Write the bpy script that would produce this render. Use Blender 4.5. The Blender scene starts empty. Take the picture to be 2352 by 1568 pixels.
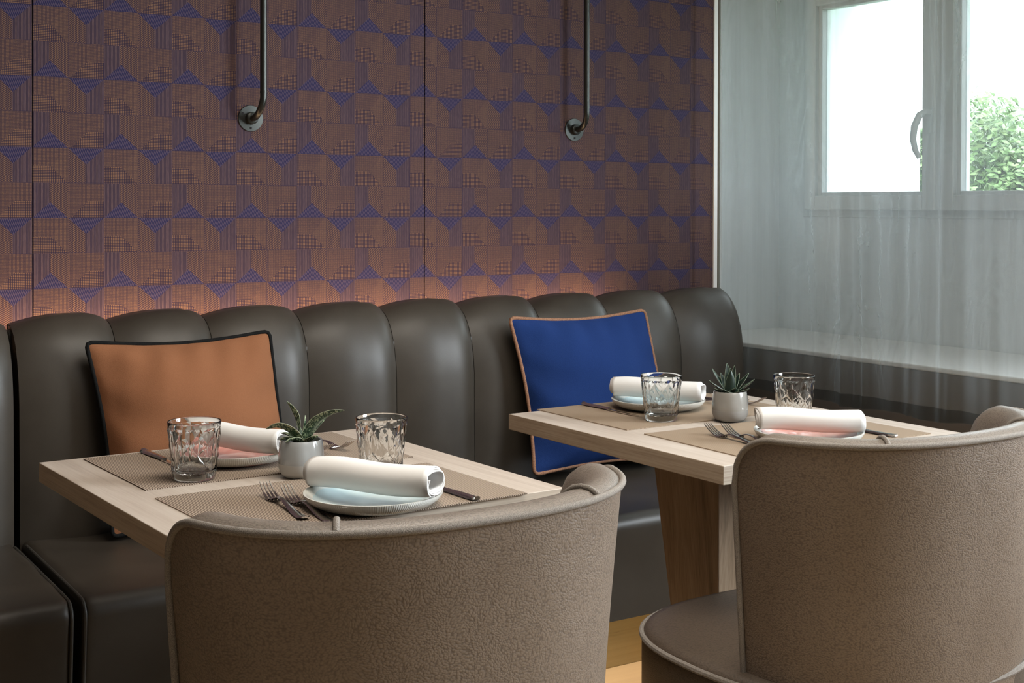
import bpy, math, random
from mathutils import Vector, Matrix
random.seed(7)
S = bpy.context.scene
COL = S.collection
pi, sin, cos = math.pi, math.sin, math.cos

# ------------------------------------------------------------------ camera
HC = 1.21
F_PX, YAW, PITCH, ROLL = 3049.2, 0.574861, -0.010239, 0.0023823
PPX, PPY = 1206.34, 505.14
def cam_axes():
    r = Vector((cos(YAW), -sin(YAW), 0)); f = Vector((sin(YAW), cos(YAW), 0)); u = Vector((0, 0, 1))
    f2 = f*cos(PITCH) + u*sin(PITCH); u2 = u*cos(PITCH) - f*sin(PITCH)
    r3 = r*cos(ROLL) + u2*sin(ROLL); u3 = u2*cos(ROLL) - r*sin(ROLL)
    return r3, u3, f2
r_, u_, f_ = cam_axes()
cd = bpy.data.cameras.new('camera'); cam = bpy.data.objects.new('camera', cd); COL.objects.link(cam)
M = Matrix((r_, u_, -f_)).transposed().to_4x4(); M.translation = (0, 0, HC)
cam.matrix_world = M
cd.sensor_width = 36; cd.lens = F_PX/2352*36
cd.shift_x = -(PPX-1176)/2352; cd.shift_y = -(784-PPY)/2352
cd.clip_start = 0.05; cd.clip_end = 100
S.camera = cam

# ------------------------------------------------------------------ world, lights, exposure
S.view_settings.view_transform = 'Standard'; S.view_settings.look = 'None'
S.view_settings.gamma = 1; S.view_settings.use_curve_mapping = False
S.view_settings.exposure = 0.0
W = bpy.data.worlds.new('overcast_sky'); S.world = W; W.use_nodes = True
W.node_tree.nodes['Background'].inputs[0].default_value = (0.88, 0.95, 1.0, 1)
W.node_tree.nodes['Background'].inputs[1].default_value = 8.5
S.cycles.max_bounces = 10; S.cycles.transparent_max_bounces = 16
S.cycles.transmission_bounces = 10; S.cycles.diffuse_bounces = 4; S.cycles.glossy_bounces = 4
S.cycles.caustics_reflective = False; S.cycles.caustics_refractive = False
S.cycles.sample_clamp_indirect = 4

def area(name, loc, target, sx, sy, power, color, portal=False, spread=180):
    l = bpy.data.lights.new(name, 'AREA'); l.shape = 'RECTANGLE'; l.size = sx; l.size_y = sy
    l.energy = power; l.color = color; l.spread = math.radians(spread)
    if portal: l.cycles.is_portal = True
    o = bpy.data.objects.new(name, l); COL.objects.link(o)
    o.location = loc
    o.rotation_euler = (Vector(target)-Vector(loc)).to_track_quat('-Z', 'Y').to_euler()
    return o
area('window_portal', (3.62, 2.9, 1.58), (0, 2.9, 1.58), 1.3, .95, 1, (1, 1, 1), True)
area('side_fill_light', (3.78, .45, 1.7), (0.9, 1.5, 0.8), 1.6, 1.35, 170, (.86, .94, 1.0))  # cool fill from the right, added behind an invented opening
area('overhead_fill_light', (1.3, 1.5, 2.66), (1.3, 1.8, 0), 1.3, 1.0, 22, (1.0, .91, .80), spread=120)  # warm fill added overhead to light the tables from above
area('overhead_fill_light', (1.2, -0.9, 2.66), (1.2, .6, 0.0), 1.6, 1.6, 20, (1.0, .93, .84))  # broad fill added overhead on the camera side
area('cove_strip_light', (1.08, 3.300, 0.865), (1.08, 3.35, 1.6), 2.8, .025, 8.5, (1.0, .62, .36))

area('under_seat_strip_light', (1.75, 2.72, .195), (1.75, 2.74, 0), 2.1, .03, 3.4, (1.0, .76, .50))

# ------------------------------------------------------------------ node helpers
class NT:
    def __init__(s, name):
        s.m = bpy.data.materials.new(name); s.m.use_nodes = True
        s.t = s.m.node_tree; s.t.nodes.clear()
        s.out = s.t.nodes.new('ShaderNodeOutputMaterial')
    def n(s, typ, ins=None, **kw):
        x = s.t.nodes.new(typ)
        for k, v in kw.items(): setattr(x, k, v)
        for k, v in (ins or {}).items(): s.set(x.inputs[k], v)
        return x
    def set(s, sock, v):
        if isinstance(v, bpy.types.NodeSocket): s.t.links.new(v, sock)
        elif isinstance(v, bpy.types.Node): s.t.links.new(v.outputs[0], sock)
        else:
            if sock.type == 'RGBA' and len(v) == 3: v = (*v, 1)
            sock.default_value = v
    def m_(s, op, a, b=0.0, c=None, clamp=False):
        x = s.t.nodes.new('ShaderNodeMath'); x.operation = op; x.use_clamp = clamp
        s.set(x.inputs[0], a); s.set(x.inputs[1], b)
        if c is not None: s.set(x.inputs[2], c)
        return x.outputs[0]
    def mix(s, f, a, b):
        x = s.t.nodes.new('ShaderNodeMix'); x.data_type = 'RGBA'
        s.set(x.inputs[0], f); s.set(x.inputs[6], a); s.set(x.inputs[7], b)
        return x.outputs[2]
    def obj(s): return s.n('ShaderNodeTexCoord').outputs['Object']
    def gen(s): return s.n('ShaderNodeTexCoord').outputs['Generated']
    def mapping(s, v, sc=(1, 1, 1), loc=(0, 0, 0), rot=(0, 0, 0)):
        return s.n('ShaderNodeMapping', {'Vector': v, 'Scale': sc, 'Location': loc, 'Rotation': rot}).outputs[0]
    def noise(s, v, scale, detail=3, rough=.5, dist=0):
        return s.n('ShaderNodeTexNoise', {'Vector': v, 'Scale': scale, 'Detail': detail, 'Roughness': rough, 'Distortion': dist}).outputs[0]
    def ramp(s, f, stops):
        x = s.n('ShaderNodeValToRGB', {'Fac': f}); e = x.color_ramp.elements
        while len(e) < len(stops): e.new(.5)
        for i, (p, c) in enumerate(stops): e[i].position = p; e[i].color = (*c, 1) if len(c) == 3 else c
        return x.outputs[0]
    def bump(s, h, strength=.3, dist=.001, normal=None):
        d = {'Height': h, 'Strength': strength, 'Distance': dist}
        if normal is not None: d['Normal'] = normal
        return s.n('ShaderNodeBump', d).outputs[0]
    def bsdf(s, **kw):
        names = {'color': 'Base Color', 'rough': 'Roughness', 'metal': 'Metallic', 'normal': 'Normal', 'spec': 'Specular IOR Level',
                 'coat': 'Coat Weight', 'coatr': 'Coat Roughness', 'sheen': 'Sheen Weight', 'sheenr': 'Sheen Roughness', 'sheent': 'Sheen Tint', 'trans': 'Transmission Weight',
                 'ior': 'IOR', 'em': 'Emission Color', 'ems': 'Emission Strength', 'sss': 'Subsurface Weight', 'sssr': 'Subsurface Scale'}
        b = s.n('ShaderNodeBsdfPrincipled', {names[k]: v for k, v in kw.items()})
        s.t.links.new(b.outputs[0], s.out.inputs[0]); return b
    def done(s): return s.m

def simple(name, color, rough=.5, metal=0, **kw):
    t = NT(name); t.bsdf(color=color, rough=rough, metal=metal, **kw); return t.m

def leather(name, c1, c2, scale, bstr, rough, coat=0.0, var=2.2, bd=.0012, crease=.42):
    t = NT(name); o = t.obj()
    w = t.noise(o, 30, 2)
    vec = t.n('ShaderNodeVectorMath', {0: o}, operation='ADD')
    wv = t.n('ShaderNodeTexNoise', {'Vector': o, 'Scale': 22.0, 'Detail': 1.0}).outputs[1]
    sc = t.n('ShaderNodeVectorMath', {0: wv}, operation='SCALE'); sc.inputs['Scale'].default_value = .02
    t.set(vec.inputs[1], sc.outputs[0])
    wf = t.n('ShaderNodeTexNoise', {'Vector': o, 'Scale': scale*.55, 'Detail': 2.0}).outputs[1]
    sf = t.n('ShaderNodeVectorMath', {0: wf}, operation='SCALE'); sf.inputs['Scale'].default_value = .35/scale
    v2 = t.n('ShaderNodeVectorMath', {0: vec.outputs[0], 1: sf.outputs[0]}, operation='ADD')
    d = t.n('ShaderNodeTexVoronoi', {'Vector': t.mapping(v2.outputs[0], (1, 1, 1.35)), 'Scale': scale, 'Smoothness': .25}, feature='SMOOTH_F1').outputs[0]
    h = t.m_('SUBTRACT', 1.0, t.m_('POWER', t.m_('MULTIPLY', d, 1.25, clamp=True), 2.0))
    big = t.noise(o, var, 4, .6)
    f = t.m_('MULTIPLY_ADD', big, 2.0, -.5, clamp=True)
    col = t.mix(f, c1, c2)
    cre = t.m_('MULTIPLY_ADD', h, crease, 1.0-crease*.8)
    col2 = t.n('ShaderNodeVectorMath', {0: col}, operation='SCALE'); t.set(col2.inputs['Scale'], cre)
    rr = t.m_('MULTIPLY_ADD', big, .12, rough-.06)
    t.bsdf(color=col2.outputs[0], rough=rr, normal=t.bump(t.m_('ADD', h, t.m_('MULTIPLY', t.noise(o, scale*.35, 3), .8)), bstr, bd), coat=coat, coatr=.35, spec=.38)
    return t.m

def braid(name, c1, c2, sc=1150):
    t = NT(name); o = t.obj()
    v = t.n('ShaderNodeTexVoronoi', {'Vector': o, 'Scale': sc}).outputs[0]
    t.bsdf(color=t.mix(t.m_('MULTIPLY', v, 1.5, clamp=True), c1, c2), rough=.85, spec=.2, normal=t.bump(v, .6, .0008))
    return t.m

def felt(name, c, c2):
    t = NT(name); o = t.obj()
    n1 = t.noise(o, 420, 4, .7); n2 = t.noise(o, 9, 3)
    col = t.mix(t.m_('MULTIPLY_ADD', n1, .7, t.m_('MULTIPLY', n2, .25)), c, c2)
    t.bsdf(color=col, rough=.95, spec=.12, sheen=.18, sheenr=.5, sheent=(*c2, 1), normal=t.bump(n1, .5, .0012)); return t.m

def wood(name, c1, c2, c3, long_axis='Y', fine=1.0):
    t = NT(name); o = t.obj()
    a = {'X': (.9, 70, 70), 'Y': (70, .9, 70), 'Z': (70, 70, .9)}[long_axis]
    b = {'X': (1.0, 14, 14), 'Y': (14, 1.0, 14), 'Z': (14, 14, 1.0)}[long_axis]
    n1 = t.noise(t.mapping(o, tuple(x*fine*2.8 for x in a)), 1.0, 3, .6, .3)
    n2 = t.noise(t.mapping(o, b), 1.0, 4, .6, 1.5)
    f = t.m_('ADD', t.m_('MULTIPLY', n1, .45), t.m_('MULTIPLY', n2, .55))
    col = t.ramp(f, [(.34, c1), (.50, c2), (.66, c3)])
    t.bsdf(color=col, rough=t.m_('MULTIPLY_ADD', n1, .2, .38), spec=.4, normal=t.bump(n1, .18, .0006)); return t.m

MAT = {}
MAT['banq'] = leather('dark_taupe_leather', (.030, .0235, .017), (.054, .044, .0335), 520, .07, .46, .12, 4.5, .0005, .08)
MAT['banq_line'] = simple('dark_stitched_leather_piping', (.035, .031, .026), .55)
MAT['chair_out'] = leather('pebbled_taupe_leather', (.145, .105, .075), (.200, .154, .118), 300, .40, .46, .0, 3.5, .0010)
MAT['chair_in'] = leather('smooth_taupe_leather', (.165, .135, .110), (.215, .182, .154), 420, .25, .36, .05, 2.5, .0007)
MAT['chair_seat'] = leather('brown_seat_leather', (.075, .055, .040), (.105, .080, .060), 300, .22, .45, .0, 2.5, .0007)
MAT['chair_pipe'] = braid('woven_grey_brown_piping', (.05, .042, .036), (.26, .23, .20))
MAT['orange'] = felt('rust_wool', (.185, .075, .034), (.29, .125, .062))
MAT['blue'] = felt('royal_blue_wool', (.008, .020, .088), (.018, .050, .185))
MAT['pipe_black'] = braid('black_cord', (.001, .001, .001), (.005, .005, .005), 300)
MAT['pipe_copper'] = braid('copper_brown_cord', (.18, .085, .05), (.34, .18, .11), 300)
MAT['wood_top'] = wood('pale_ash_laminate', (.33, .272, .225), (.43, .365, .31), (.50, .44, .385), 'Y')
MAT['wood_side'] = wood('pale_ash_side_edge', (.22, .155, .10), (.40, .31, .225), (.50, .41, .31), 'Y', 2.4)
MAT['wood_front'] = wood('pale_ash_front_edge', (.26, .20, .15), (.44, .37, .30), (.54, .47, .39), 'X', 2.4)
MAT['wood_leg'] = wood('ash_pedestal', (.15, .10, .062), (.25, .175, .115), (.33, .245, .17), 'Z')
MAT['metal'] = simple('polished_steel', (.78, .76, .73), .17, 1)
MAT['bronze'] = simple('dark_bronze', (.050, .052, .048), .33, .85)
MAT['pot'] = simple('glossy_grey_ceramic', (.37, .385, .39), .12, 0, coat=.6, coatr=.05)
MAT['pot_matte'] = simple('matte_grey_ceramic', (.46, .455, .43), .55)
MAT['potg'] = simple('glossy_warm_grey_ceramic', (.27, .26, .24), .12, 0, coat=.6, coatr=.05)
MAT['pot_matteg'] = simple('matte_warm_grey_ceramic', (.26, .25, .235), .5)
MAT['soil'] = simple('dark_soil', (.02, .015, .01), .9)
MAT['white_wall'] = simple('white_plaster', (.76, .79, .80), .8)
MAT['white_trim'] = simple('white_painted_trim', (.84, .84, .82), .5)
MAT['upvc'] = simple('white_window_frame', (.74, .77, .77), .35)
MAT['dark_panel'] = simple('dark_brown_panel', (.14, .118, .10), .6)
MAT['beige'] = simple('beige_paint', (.24, .20, .165), .85)
MAT['ceil'] = simple('ceiling_paint', (.70, .69, .67), .9)
MAT['black'] = simple('black_backing', (.01, .01, .012), .8)
MAT['brass'] = None

def napkin_mat():
    t = NT('white_linen'); o = t.obj()
    wx = t.noise(t.mapping(o, (900, 3000, 3000)), 1.0, 1)
    wy = t.noise(t.mapping(o, (3000, 700, 700)), 1.0, 1)
    t.bsdf(color=(.66, .645, .63), rough=.85, spec=.2, normal=t.bump(t.m_('ADD', wx, wy), .12, .0004)); return t.m
MAT['linen'] = napkin_mat()

def brass_mat():
    t = NT('brushed_brass'); o = t.obj()
    n = t.noise(t.mapping(o, (2, 2, 160)), 1.0, 4, .6)
    sp = t.noise(o, 160, 2, .6)
    t.bsdf(color=t.mix(n, (.24, .175, .075), (.36, .27, .12)), rough=t.m_('MULTIPLY_ADD', n, .2, .22), metal=.9, normal=t.bump(sp, .2, .001)); return t.m
MAT['brass'] = brass_mat()

def floor_mat():
    t = NT('oak_floorboards'); o = t.obj()
    br = t.n('ShaderNodeTexBrick', {'Vector': o, 'Scale': 1.0, 'Mortar Size': .0012, 'Brick Width': 1.4, 'Row Height': .14, 'Color1': (.55, .40, .24), 'Color2': (.48, .34, .20), 'Mortar': (.10, .06, .035)})
    n = t.noise(t.mapping(o, (2, 40, 40)), 1.0, 5, .6, .8)
    c = t.mix(t.m_('MULTIPLY', n, .6), br.outputs[0], (.30, .20, .11))
    t.bsdf(color=c, rough=.35, spec=.4); return t.m
MAT['floor'] = floor_mat()

def glass_mat():
    t = NT('clear_tumbler_glass')
    t.bsdf(color=(.985, .995, .99), rough=0.0, trans=1.0, ior=1.47); return t.m
MAT['glass'] = glass_mat()

def pane_mat():
    t = NT('window_glass')
    fr = t.n('ShaderNodeFresnel', {'IOR': 1.4})
    tr = t.n('ShaderNodeBsdfTransparent', {'Color': (.96, .985, .98)})
    gl = t.n('ShaderNodeBsdfGlossy', {'Roughness': .02})
    mx = t.n('ShaderNodeMixShader', {0: fr, 1: tr, 2: gl})
    t.t.links.new(mx.outputs[0], t.out.inputs[0]); return t.m
MAT['pane'] = pane_mat()

def sheer(name, lo, hi, col):
    t = NT(name); o = t.obj()
    # woven watered pattern: thread density varies along distorted bands
    d = t.noise(t.mapping(o, (1, 3.0, .8)), 1.6, 2)
    dd = t.n('ShaderNodeSeparateXYZ', {0: o})
    ph = t.m_('ADD', t.m_('MULTIPLY', dd.outputs[1], 60.0), t.m_('MULTIPLY', d, 95.0))
    ph = t.m_('ADD', ph, t.m_('MULTIPLY', dd.outputs[2], 14.0))
    ph = t.m_('ADD', ph, t.m_('MULTIPLY', t.noise(t.mapping(o, (1, 30, 60)), 1.0, 2), 2.2))
    w = t.m_('MULTIPLY_ADD', t.m_('SINE', ph), .5, .5)
    wr = t.m_('POWER', w, 3.0)
    msk = t.m_('MULTIPLY_ADD', t.noise(t.mapping(o, (1, 2.2, .5), (3, 7, 1)), 1.5, 2), 4.5, -2.0, clamp=True)
    ver = t.noise(t.mapping(o, (1, 26, .6)), 1.0, 4, .6)
    dens = t.m_('ADD', t.m_('MULTIPLY', ver, .55), t.m_('MULTIPLY', t.m_('MULTIPLY', wr, msk), .22))
    f = t.m_('MULTIPLY_ADD', dens, hi-lo, lo, clamp=True)
    tr = t.n('ShaderNodeBsdfTransparent', {'Color': (.93, .965, .975)})
    di = t.n('ShaderNodeBsdfDiffuse', {'Color': col, 'Roughness': .5})
    tl = t.n('ShaderNodeBsdfTranslucent', {'Color': col})
    cl = t.n('ShaderNodeMixShader', {0: .72, 1: di, 2: tl})
    mx = t.n('ShaderNodeMixShader', {0: f, 1: tr, 2: cl})
    t.t.links.new(mx.outputs[0], t.out.inputs[0]); return t.m
MAT['sheer'] = sheer('sheer_grey_voile', .12, .74, (.42, .46, .475))
MAT['sheer_hem'] = sheer('sheer_grey_voile_double_hem', .55, .95, (.10, .10, .095))

def paper_mat(x0, z0, c):
    t = NT('woven_cube_wallcovering'); o = t.obj()
    s = t.n('ShaderNodeSeparateXYZ', {0: o}); X, Z = s.outputs[0], s.outputs[2]
    U = t.m_('DIVIDE', t.m_('SUBTRACT', X, x0), c); V = t.m_('DIVIDE', t.m_('SUBTRACT', Z, z0), c)
    fu = t.m_('FRACT', U); fv = t.m_('FRACT', V)                       # position in cell
    odd_u = t.m_('FLOOR', t.m_('MULTIPLY', t.m_('FRACT', t.m_('MULTIPLY', U, .5)), 2.0))   # 0: A/C column, 1: B/D column
    odd_v = t.m_('FLOOR', t.m_('MULTIPLY', t.m_('FRACT', t.m_('MULTIPLY', V, .5)), 2.0))   # 0: C/D row (above z0), 1: A/B row
    # fine weaves
    def band(ph, k=1.0): return t.m_('MULTIPLY_ADD', t.m_('SINE', ph), .5*k, .5)
    nz = t.noise(t.mapping(o, (520, 1, 60)), 1.0, 2, .7)
    nz2 = t.noise(t.mapping(o, (700, 1, 300)), 1.0, 2, .6)
    vert = t.m_('MULTIPLY', band(t.m_('MULTIPLY', X, 1900.0)), t.m_('MULTIPLY_ADD', nz, .9, .25))
    diag = t.m_('MULTIPLY', band(t.m_('ADD', t.m_('MULTIPLY', X, 850.0), t.m_('MULTIPLY', Z, 1350.0))), band(t.m_('MULTIPLY', X, 1900.0), .6))
    diag = t.m_('MULTIPLY', diag, 1.45)
    dots = t.m_('MULTIPLY', band(t.m_('MULTIPLY', X, 1450.0)), band(t.m_('MULTIPLY', Z, 1600.0)))
    dots = t.m_('MULTIPLY', t.m_('MULTIPLY', dots, t.m_('MULTIPLY_ADD', nz, 1.0, .5)), 1.35)
    nz3 = t.noise(t.mapping(o, (1500, 1, 1500)), 1.0, 1, .5)
    tweed = t.m_('MULTIPLY', t.m_('MULTIPLY', band(t.m_('MULTIPLY', X, 2050.0), .8), band(t.m_('MULTIPLY', Z, 2200.0), .8)), t.m_('MULTIPLY_ADD', nz3, 4.2, -.75, clamp=False))
    tweed = t.m_('MAXIMUM', tweed, t.m_('MULTIPLY', nz, .25))
    def sel(m, a, b): return t.m_('ADD', t.m_('MULTIPLY', m, a), t.m_('MULTIPLY', t.m_('SUBTRACT', 1.0, m), b))
    lt = lambda a, b: t.m_('LESS_THAN', a, b)
    gt = lambda a, b: t.m_('GREATER_THAN', a, b)
    du = t.m_('ABSOLUTE', t.m_('SUBTRACT', fu, .5))
    # cell C: left vertical, right diagonal, blue triangle at the bottom
    Cw = sel(lt(fu, .48), vert, diag)
    tri_up = lt(fv, t.m_('MULTIPLY_ADD', du, -.92, .46))
    # cell B: left diagonal, right vertical, blue triangle hanging from the top
    Bw = sel(lt(fu, .48), diag, vert)
    tri_dn = gt(fv, t.m_('MULTIPLY_ADD', du, .92, .54))
    # cell D: tweed with dots at lower right
    dm = t.m_('MULTIPLY', lt(fv, .48), gt(fu, t.m_('MULTIPLY_ADD', fv, 1.0, .06)))
    Dw = sel(dm, dots, tweed)
    # cell A: tweed, dots at lower left, brighter right triangle
    am = t.m_('MULTIPLY', lt(fv, .48), lt(fu, t.m_('SUBTRACT', .98, fv)))
    am = t.m_('MAXIMUM', am, lt(fv, t.m_('MULTIPLY_ADD', fu, -.4, .42)))
    Aw = sel(am, dots, tweed)
    rt = gt(fu, t.m_('ADD', t.m_('MULTIPLY', t.m_('ABSOLUTE', t.m_('SUBTRACT', fv, .5)), .8), .55))
    Aw = t.m_('ADD', Aw, t.m_('MULTIPLY', rt, .06))
    top = sel(odd_u, Dw, Cw); bot = sel(odd_u, Bw, Aw)
    wv = sel(odd_v, bot, top)
    blue = sel(odd_v, t.m_('MULTIPLY', tri_dn, odd_u), t.m_('MULTIPLY', tri_up, t.m_('SUBTRACT', 1.0, odd_u)))
    bw = t.m_('MULTIPLY', t.m_('MULTIPLY', band(t.m_('ADD', t.m_('MULTIPLY', X, 1500.0), t.m_('MULTIPLY', Z, -520.0))), t.m_('MULTIPLY_ADD', nz3, 2.6, -.5)), 1.0)
    fac = sel(blue, bw, wv)
    fac = t.m_('MULTIPLY', fac, 1.0, clamp=True)
    vd = t.m_('MULTIPLY', sel(odd_v, t.m_('MULTIPLY', odd_u, gt(fu, .48)), t.m_('MULTIPLY', t.m_('SUBTRACT', 1.0, odd_u), lt(fu, .48))), t.m_('SUBTRACT', 1.0, blue))
    light = t.mix(vd, (.215, .125, .074), (.150, .098, .096))
    light = t.mix(blue, light, (.112, .083, .115))
    dark = t.mix(blue, (.030, .021, .042), (.012, .015, .066))
    col = t.mix(fac, dark, light)
    ed = t.m_('MAXIMUM', lt(fu, .018), lt(fv, .02))
    col = t.mix(t.m_('MULTIPLY', ed, .45), col, (.025, .022, .06))
    t.bsdf(color=col, rough=.9, spec=.10, normal=t.bump(fac, .35, .0008)); return t.m
WY = 3.35
MAT['paper'] = paper_mat(.918, 1.1785+.0, .0861)

def mat_mat(name, c1, c2, pitch, contrast):
    t = NT(name); o = t.obj()
    s = t.n('ShaderNodeSeparateXYZ', {0: o})
    a = t.m_('MULTIPLY_ADD', t.m_('SINE', t.m_('MULTIPLY', s.outputs[0], 2*pi/pitch)), .5, .5)
    b = t.m_('MULTIPLY_ADD', t.m_('SINE', t.m_('MULTIPLY', s.outputs[1], 2*pi/(pitch*.55))), .5, .5)
    f = t.m_('ADD', t.m_('MULTIPLY', a, .9), t.m_('MULTIPLY', b, .1))
    f = t.m_('MULTIPLY_ADD', t.m_('SUBTRACT', f, .5), contrast, .5, clamp=True)
    t.bsdf(color=t.mix(f, c1, c2), rough=.7, spec=.3, normal=t.bump(f, .5, .0008)); return t.m
MAT['mat_l'] = mat_mat('ribbed_vinyl_weave', (.085, .056, .040), (.40, .325, .255), .0042, 1.5)
MAT['mat_r'] = mat_mat('fine_vinyl_weave', (.15, .105, .070), (.36, .275, .195), .0036, 1.1)

def glaze(name, c, k):
    t = NT(name); o = t.obj()
    n = t.noise(o, 14, 3, .5, 1.2); sp = t.noise(o, 900, 1)
    s = t.n('ShaderNodeSeparateXYZ', {0: o})
    r = t.m_('SQRT', t.m_('ADD', t.m_('POWER', s.outputs[0], 2.0), t.m_('POWER', s.outputs[1], 2.0)))
    inner = t.m_('LESS_THAN', t.m_('ADD', r, t.m_('MULTIPLY', n, .02)), .104)
    col = t.mix(t.m_('MULTIPLY', inner, t.m_('MULTIPLY_ADD', n, .8, .4, clamp=True)), (.66, .655, .61), c)
    t.bsdf(color=col, rough=.18, coat=.5, coatr=.06); return t.m
MAT['plate_blue'] = glaze('pale_blue_glaze', (.44, .57, .60), 1)
MAT['plate_red'] = glaze('rose_glaze', (.42, .11, .07), 1)
MAT['plate_rim'] = None

def leaf_mat(name, base, spots, amt, scale):
    t = NT(name); o = t.obj()
    v = t.noise(t.mapping(o, (1, 1, 1)), scale, 2, .6, 1.0)
    f = t.m_('MULTIPLY_ADD', v, 9.0, -9.0*(1-amt), clamp=True)
    t.bsdf(color=t.mix(f, base, spots), rough=.35, spec=.5, sss=.05, sssr=.01); return t.m
MAT['leaf_spot'] = leaf_mat('speckled_green_leaf', (.014, .040, .018), (.42, .50, .32), .50, 330)
MAT['leaf_dark'] = leaf_mat('dark_green_leaf', (.006, .017, .010), (.03, .055, .035), .36, 400)
MAT['leaf_edge'] = simple('pale_leaf_edge', (.40, .46, .32), .5)
MAT['leaf_edge_dim'] = simple('grey_green_leaf_edge', (.17, .22, .15), .5)
MAT['foliage'] = leaf_mat('garden_foliage', (.16, .26, .09), (.30, .38, .18), .5, 4)
MAT['bark'] = simple('bark', (.12, .09, .06), .9)
MAT['grass'] = simple('lawn', (.10, .17, .05), .9)

# ------------------------------------------------------------------ geometry helpers
class G:
    def __init__(s): s.v, s.f, s.mi = [], [], []
    def add(s, vs, fs, mi=0):
        k = len(s.v); s.v += [tuple(v) for v in vs]
        for f in fs: s.f.append(tuple(i+k for i in f)); s.mi.append(mi)
    def box(s, a, b, mi=0):
        (x0, y0, z0), (x1, y1, z1) = a, b
        s.add([(x0, y0, z0), (x1, y0, z0), (x1, y1, z0), (x0, y1, z0), (x0, y0, z1), (x1, y0, z1), (x1, y1, z1), (x0, y1, z1)],
              [(0, 3, 2, 1), (4, 5, 6, 7), (0, 1, 5, 4), (1, 2, 6, 5), (2, 3, 7, 6), (3, 0, 4, 7)], mi)
    def grid(s, rows, closed_u=False, closed_v=False, mi=0, flip=False):
        n, m = len(rows), len(rows[0]); vs = [p for r in rows for p in r]; fs = []
        for i in range(n if closed_v else n-1):
            for j in range(m if closed_u else m-1):
                q = (i*m+j, i*m+(j+1) % m, ((i+1) % n)*m+(j+1) % m, ((i+1) % n)*m+j)
                fs.append(q[::-1] if flip else q)
        s.add(vs, fs, mi)
    def lathe(s, prof, seg=48, c=(0, 0, 0), mi=0, fn=None):
        rows = []
        for i in range(seg):
            a = 2*pi*i/seg
            rows.append([(c[0]+r*cos(a), c[1]+r*sin(a), c[2]+z) for r, z in prof])
        s.grid(rows, closed_v=True, mi=mi)
    def tube(s, pts, r, seg=10, closed=False, mi=0, cap=True):
        P = [Vector(p) for p in pts]; n = len(P); rows = []
        rr = r if hasattr(r, '__len__') else [r]*n
        up = None
        for i in range(n):
            a = P[(i-1) % n] if (closed or i > 0) else P[0]; b = P[(i+1) % n] if (closed or i < n-1) else P[-1]
            t = (b-a).normalized()
            if up is None:
                up = t.orthogonal().normalized()
            up = (up - t*up.dot(t)).normalized(); w = t.cross(up)
            rows.append([tuple(P[i]+(up*cos(2*pi*k/seg)+w*sin(2*pi*k/seg))*rr[i]) for k in range(seg)])
        s.grid(rows, closed_u=True, closed_v=closed, mi=mi)
        if cap and not closed:
            k = len(s.v)
            s.f.append(tuple(range(k-seg, k))); s.mi.append(mi)
            k0 = k-seg*n; s.f.append(tuple(range(k0, k0+seg))[::-1]); s.mi.append(mi)
    def obj(s, name, mats, parent=None, smooth=True, bevel=0, sub=0, angle=40, solid=0, bseg=3):
        me = bpy.data.meshes.new(name); me.from_pydata(s.v, [], s.f)
        mats = mats if isinstance(mats, (list, tuple)) else [mats]
        for m in mats: me.materials.append(m)
        me.polygons.foreach_set('material_index', s.mi)
        me.polygons.foreach_set('use_smooth', [smooth]*len(s.f))
        me.update(); me.validate()
        o = bpy.data.objects.new(name, me); COL.objects.link(o)
        if parent is not None: o.parent = parent
        if solid:
            m = o.modifiers.new('thickness', 'SOLIDIFY'); m.thickness = solid; m.offset = -1
        if bevel:
            m = o.modifiers.new('bevel', 'BEVEL'); m.width = bevel; m.segments = bseg; m.limit_method = 'ANGLE'; m.angle_limit = math.radians(35)
        if sub:
            m = o.modifiers.new('sub', 'SUBSURF'); m.levels = m.render_levels = sub
        elif smooth:
            try: me.set_sharp_from_angle(angle=math.radians(angle))
            except Exception: pass
        return o

def tag(o, label, cat, group=None, kind=None):
    if label: o['label'] = label
    if cat: o['category'] = cat
    if group: o['group'] = group
    if kind: o['kind'] = kind
    return o
def empty(name, loc, rz, label, cat, group=None, kind=None):
    o = bpy.data.objects.new(name, None); COL.objects.link(o); o.location = loc; o.rotation_euler = (0, 0, rz)
    o.empty_display_size = .05
    return tag(o, label, cat, group, kind)
def copy_tree(o, parent=None):
    c = o.copy(); COL.objects.link(c); c.parent = parent
    for ch in list(o.children): copy_tree(ch, c)
    return c
def dup(o, loc, rz, label):
    c = copy_tree(o); c.location = loc; c.rotation_euler = (0, 0, rz); c['label'] = label; return c
def struct(g, name, mats, label, **kw):
    o = g.obj(name, mats, smooth=False, **kw); o['kind'] = 'structure'
    o['label'] = label; o['category'] = name.split('_')[0]; return o

# ------------------------------------------------------------------ room shell
CX, NX, NY = 2.85, 2.93, 3.55       # curtain plane, front of the sill wall, left side of the niche
g = G(); g.box((-3, -3, -.1), (3.7, 3.9, 0)); struct(g, 'floor', MAT['floor'], 'pale oak board floor under the tables and the banquette')
g = G(); g.box((-3.1, -3, 2.75), (3.7, 3.9, 2.85)); struct(g, 'ceiling', MAT['ceil'], 'off white ceiling above the restaurant corner')
g = G(); g.box((-3.1, -3, 0), (-3, 3.9, 2.75)); struct(g, 'wall_left', MAT['beige'], 'plain beige wall at the left end of the room')
g = G(); g.box((-3, -3.1, 0), (3.7, -3, 2.75)); struct(g, 'wall_front', MAT['beige'], 'plain beige wall behind the viewer')
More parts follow.
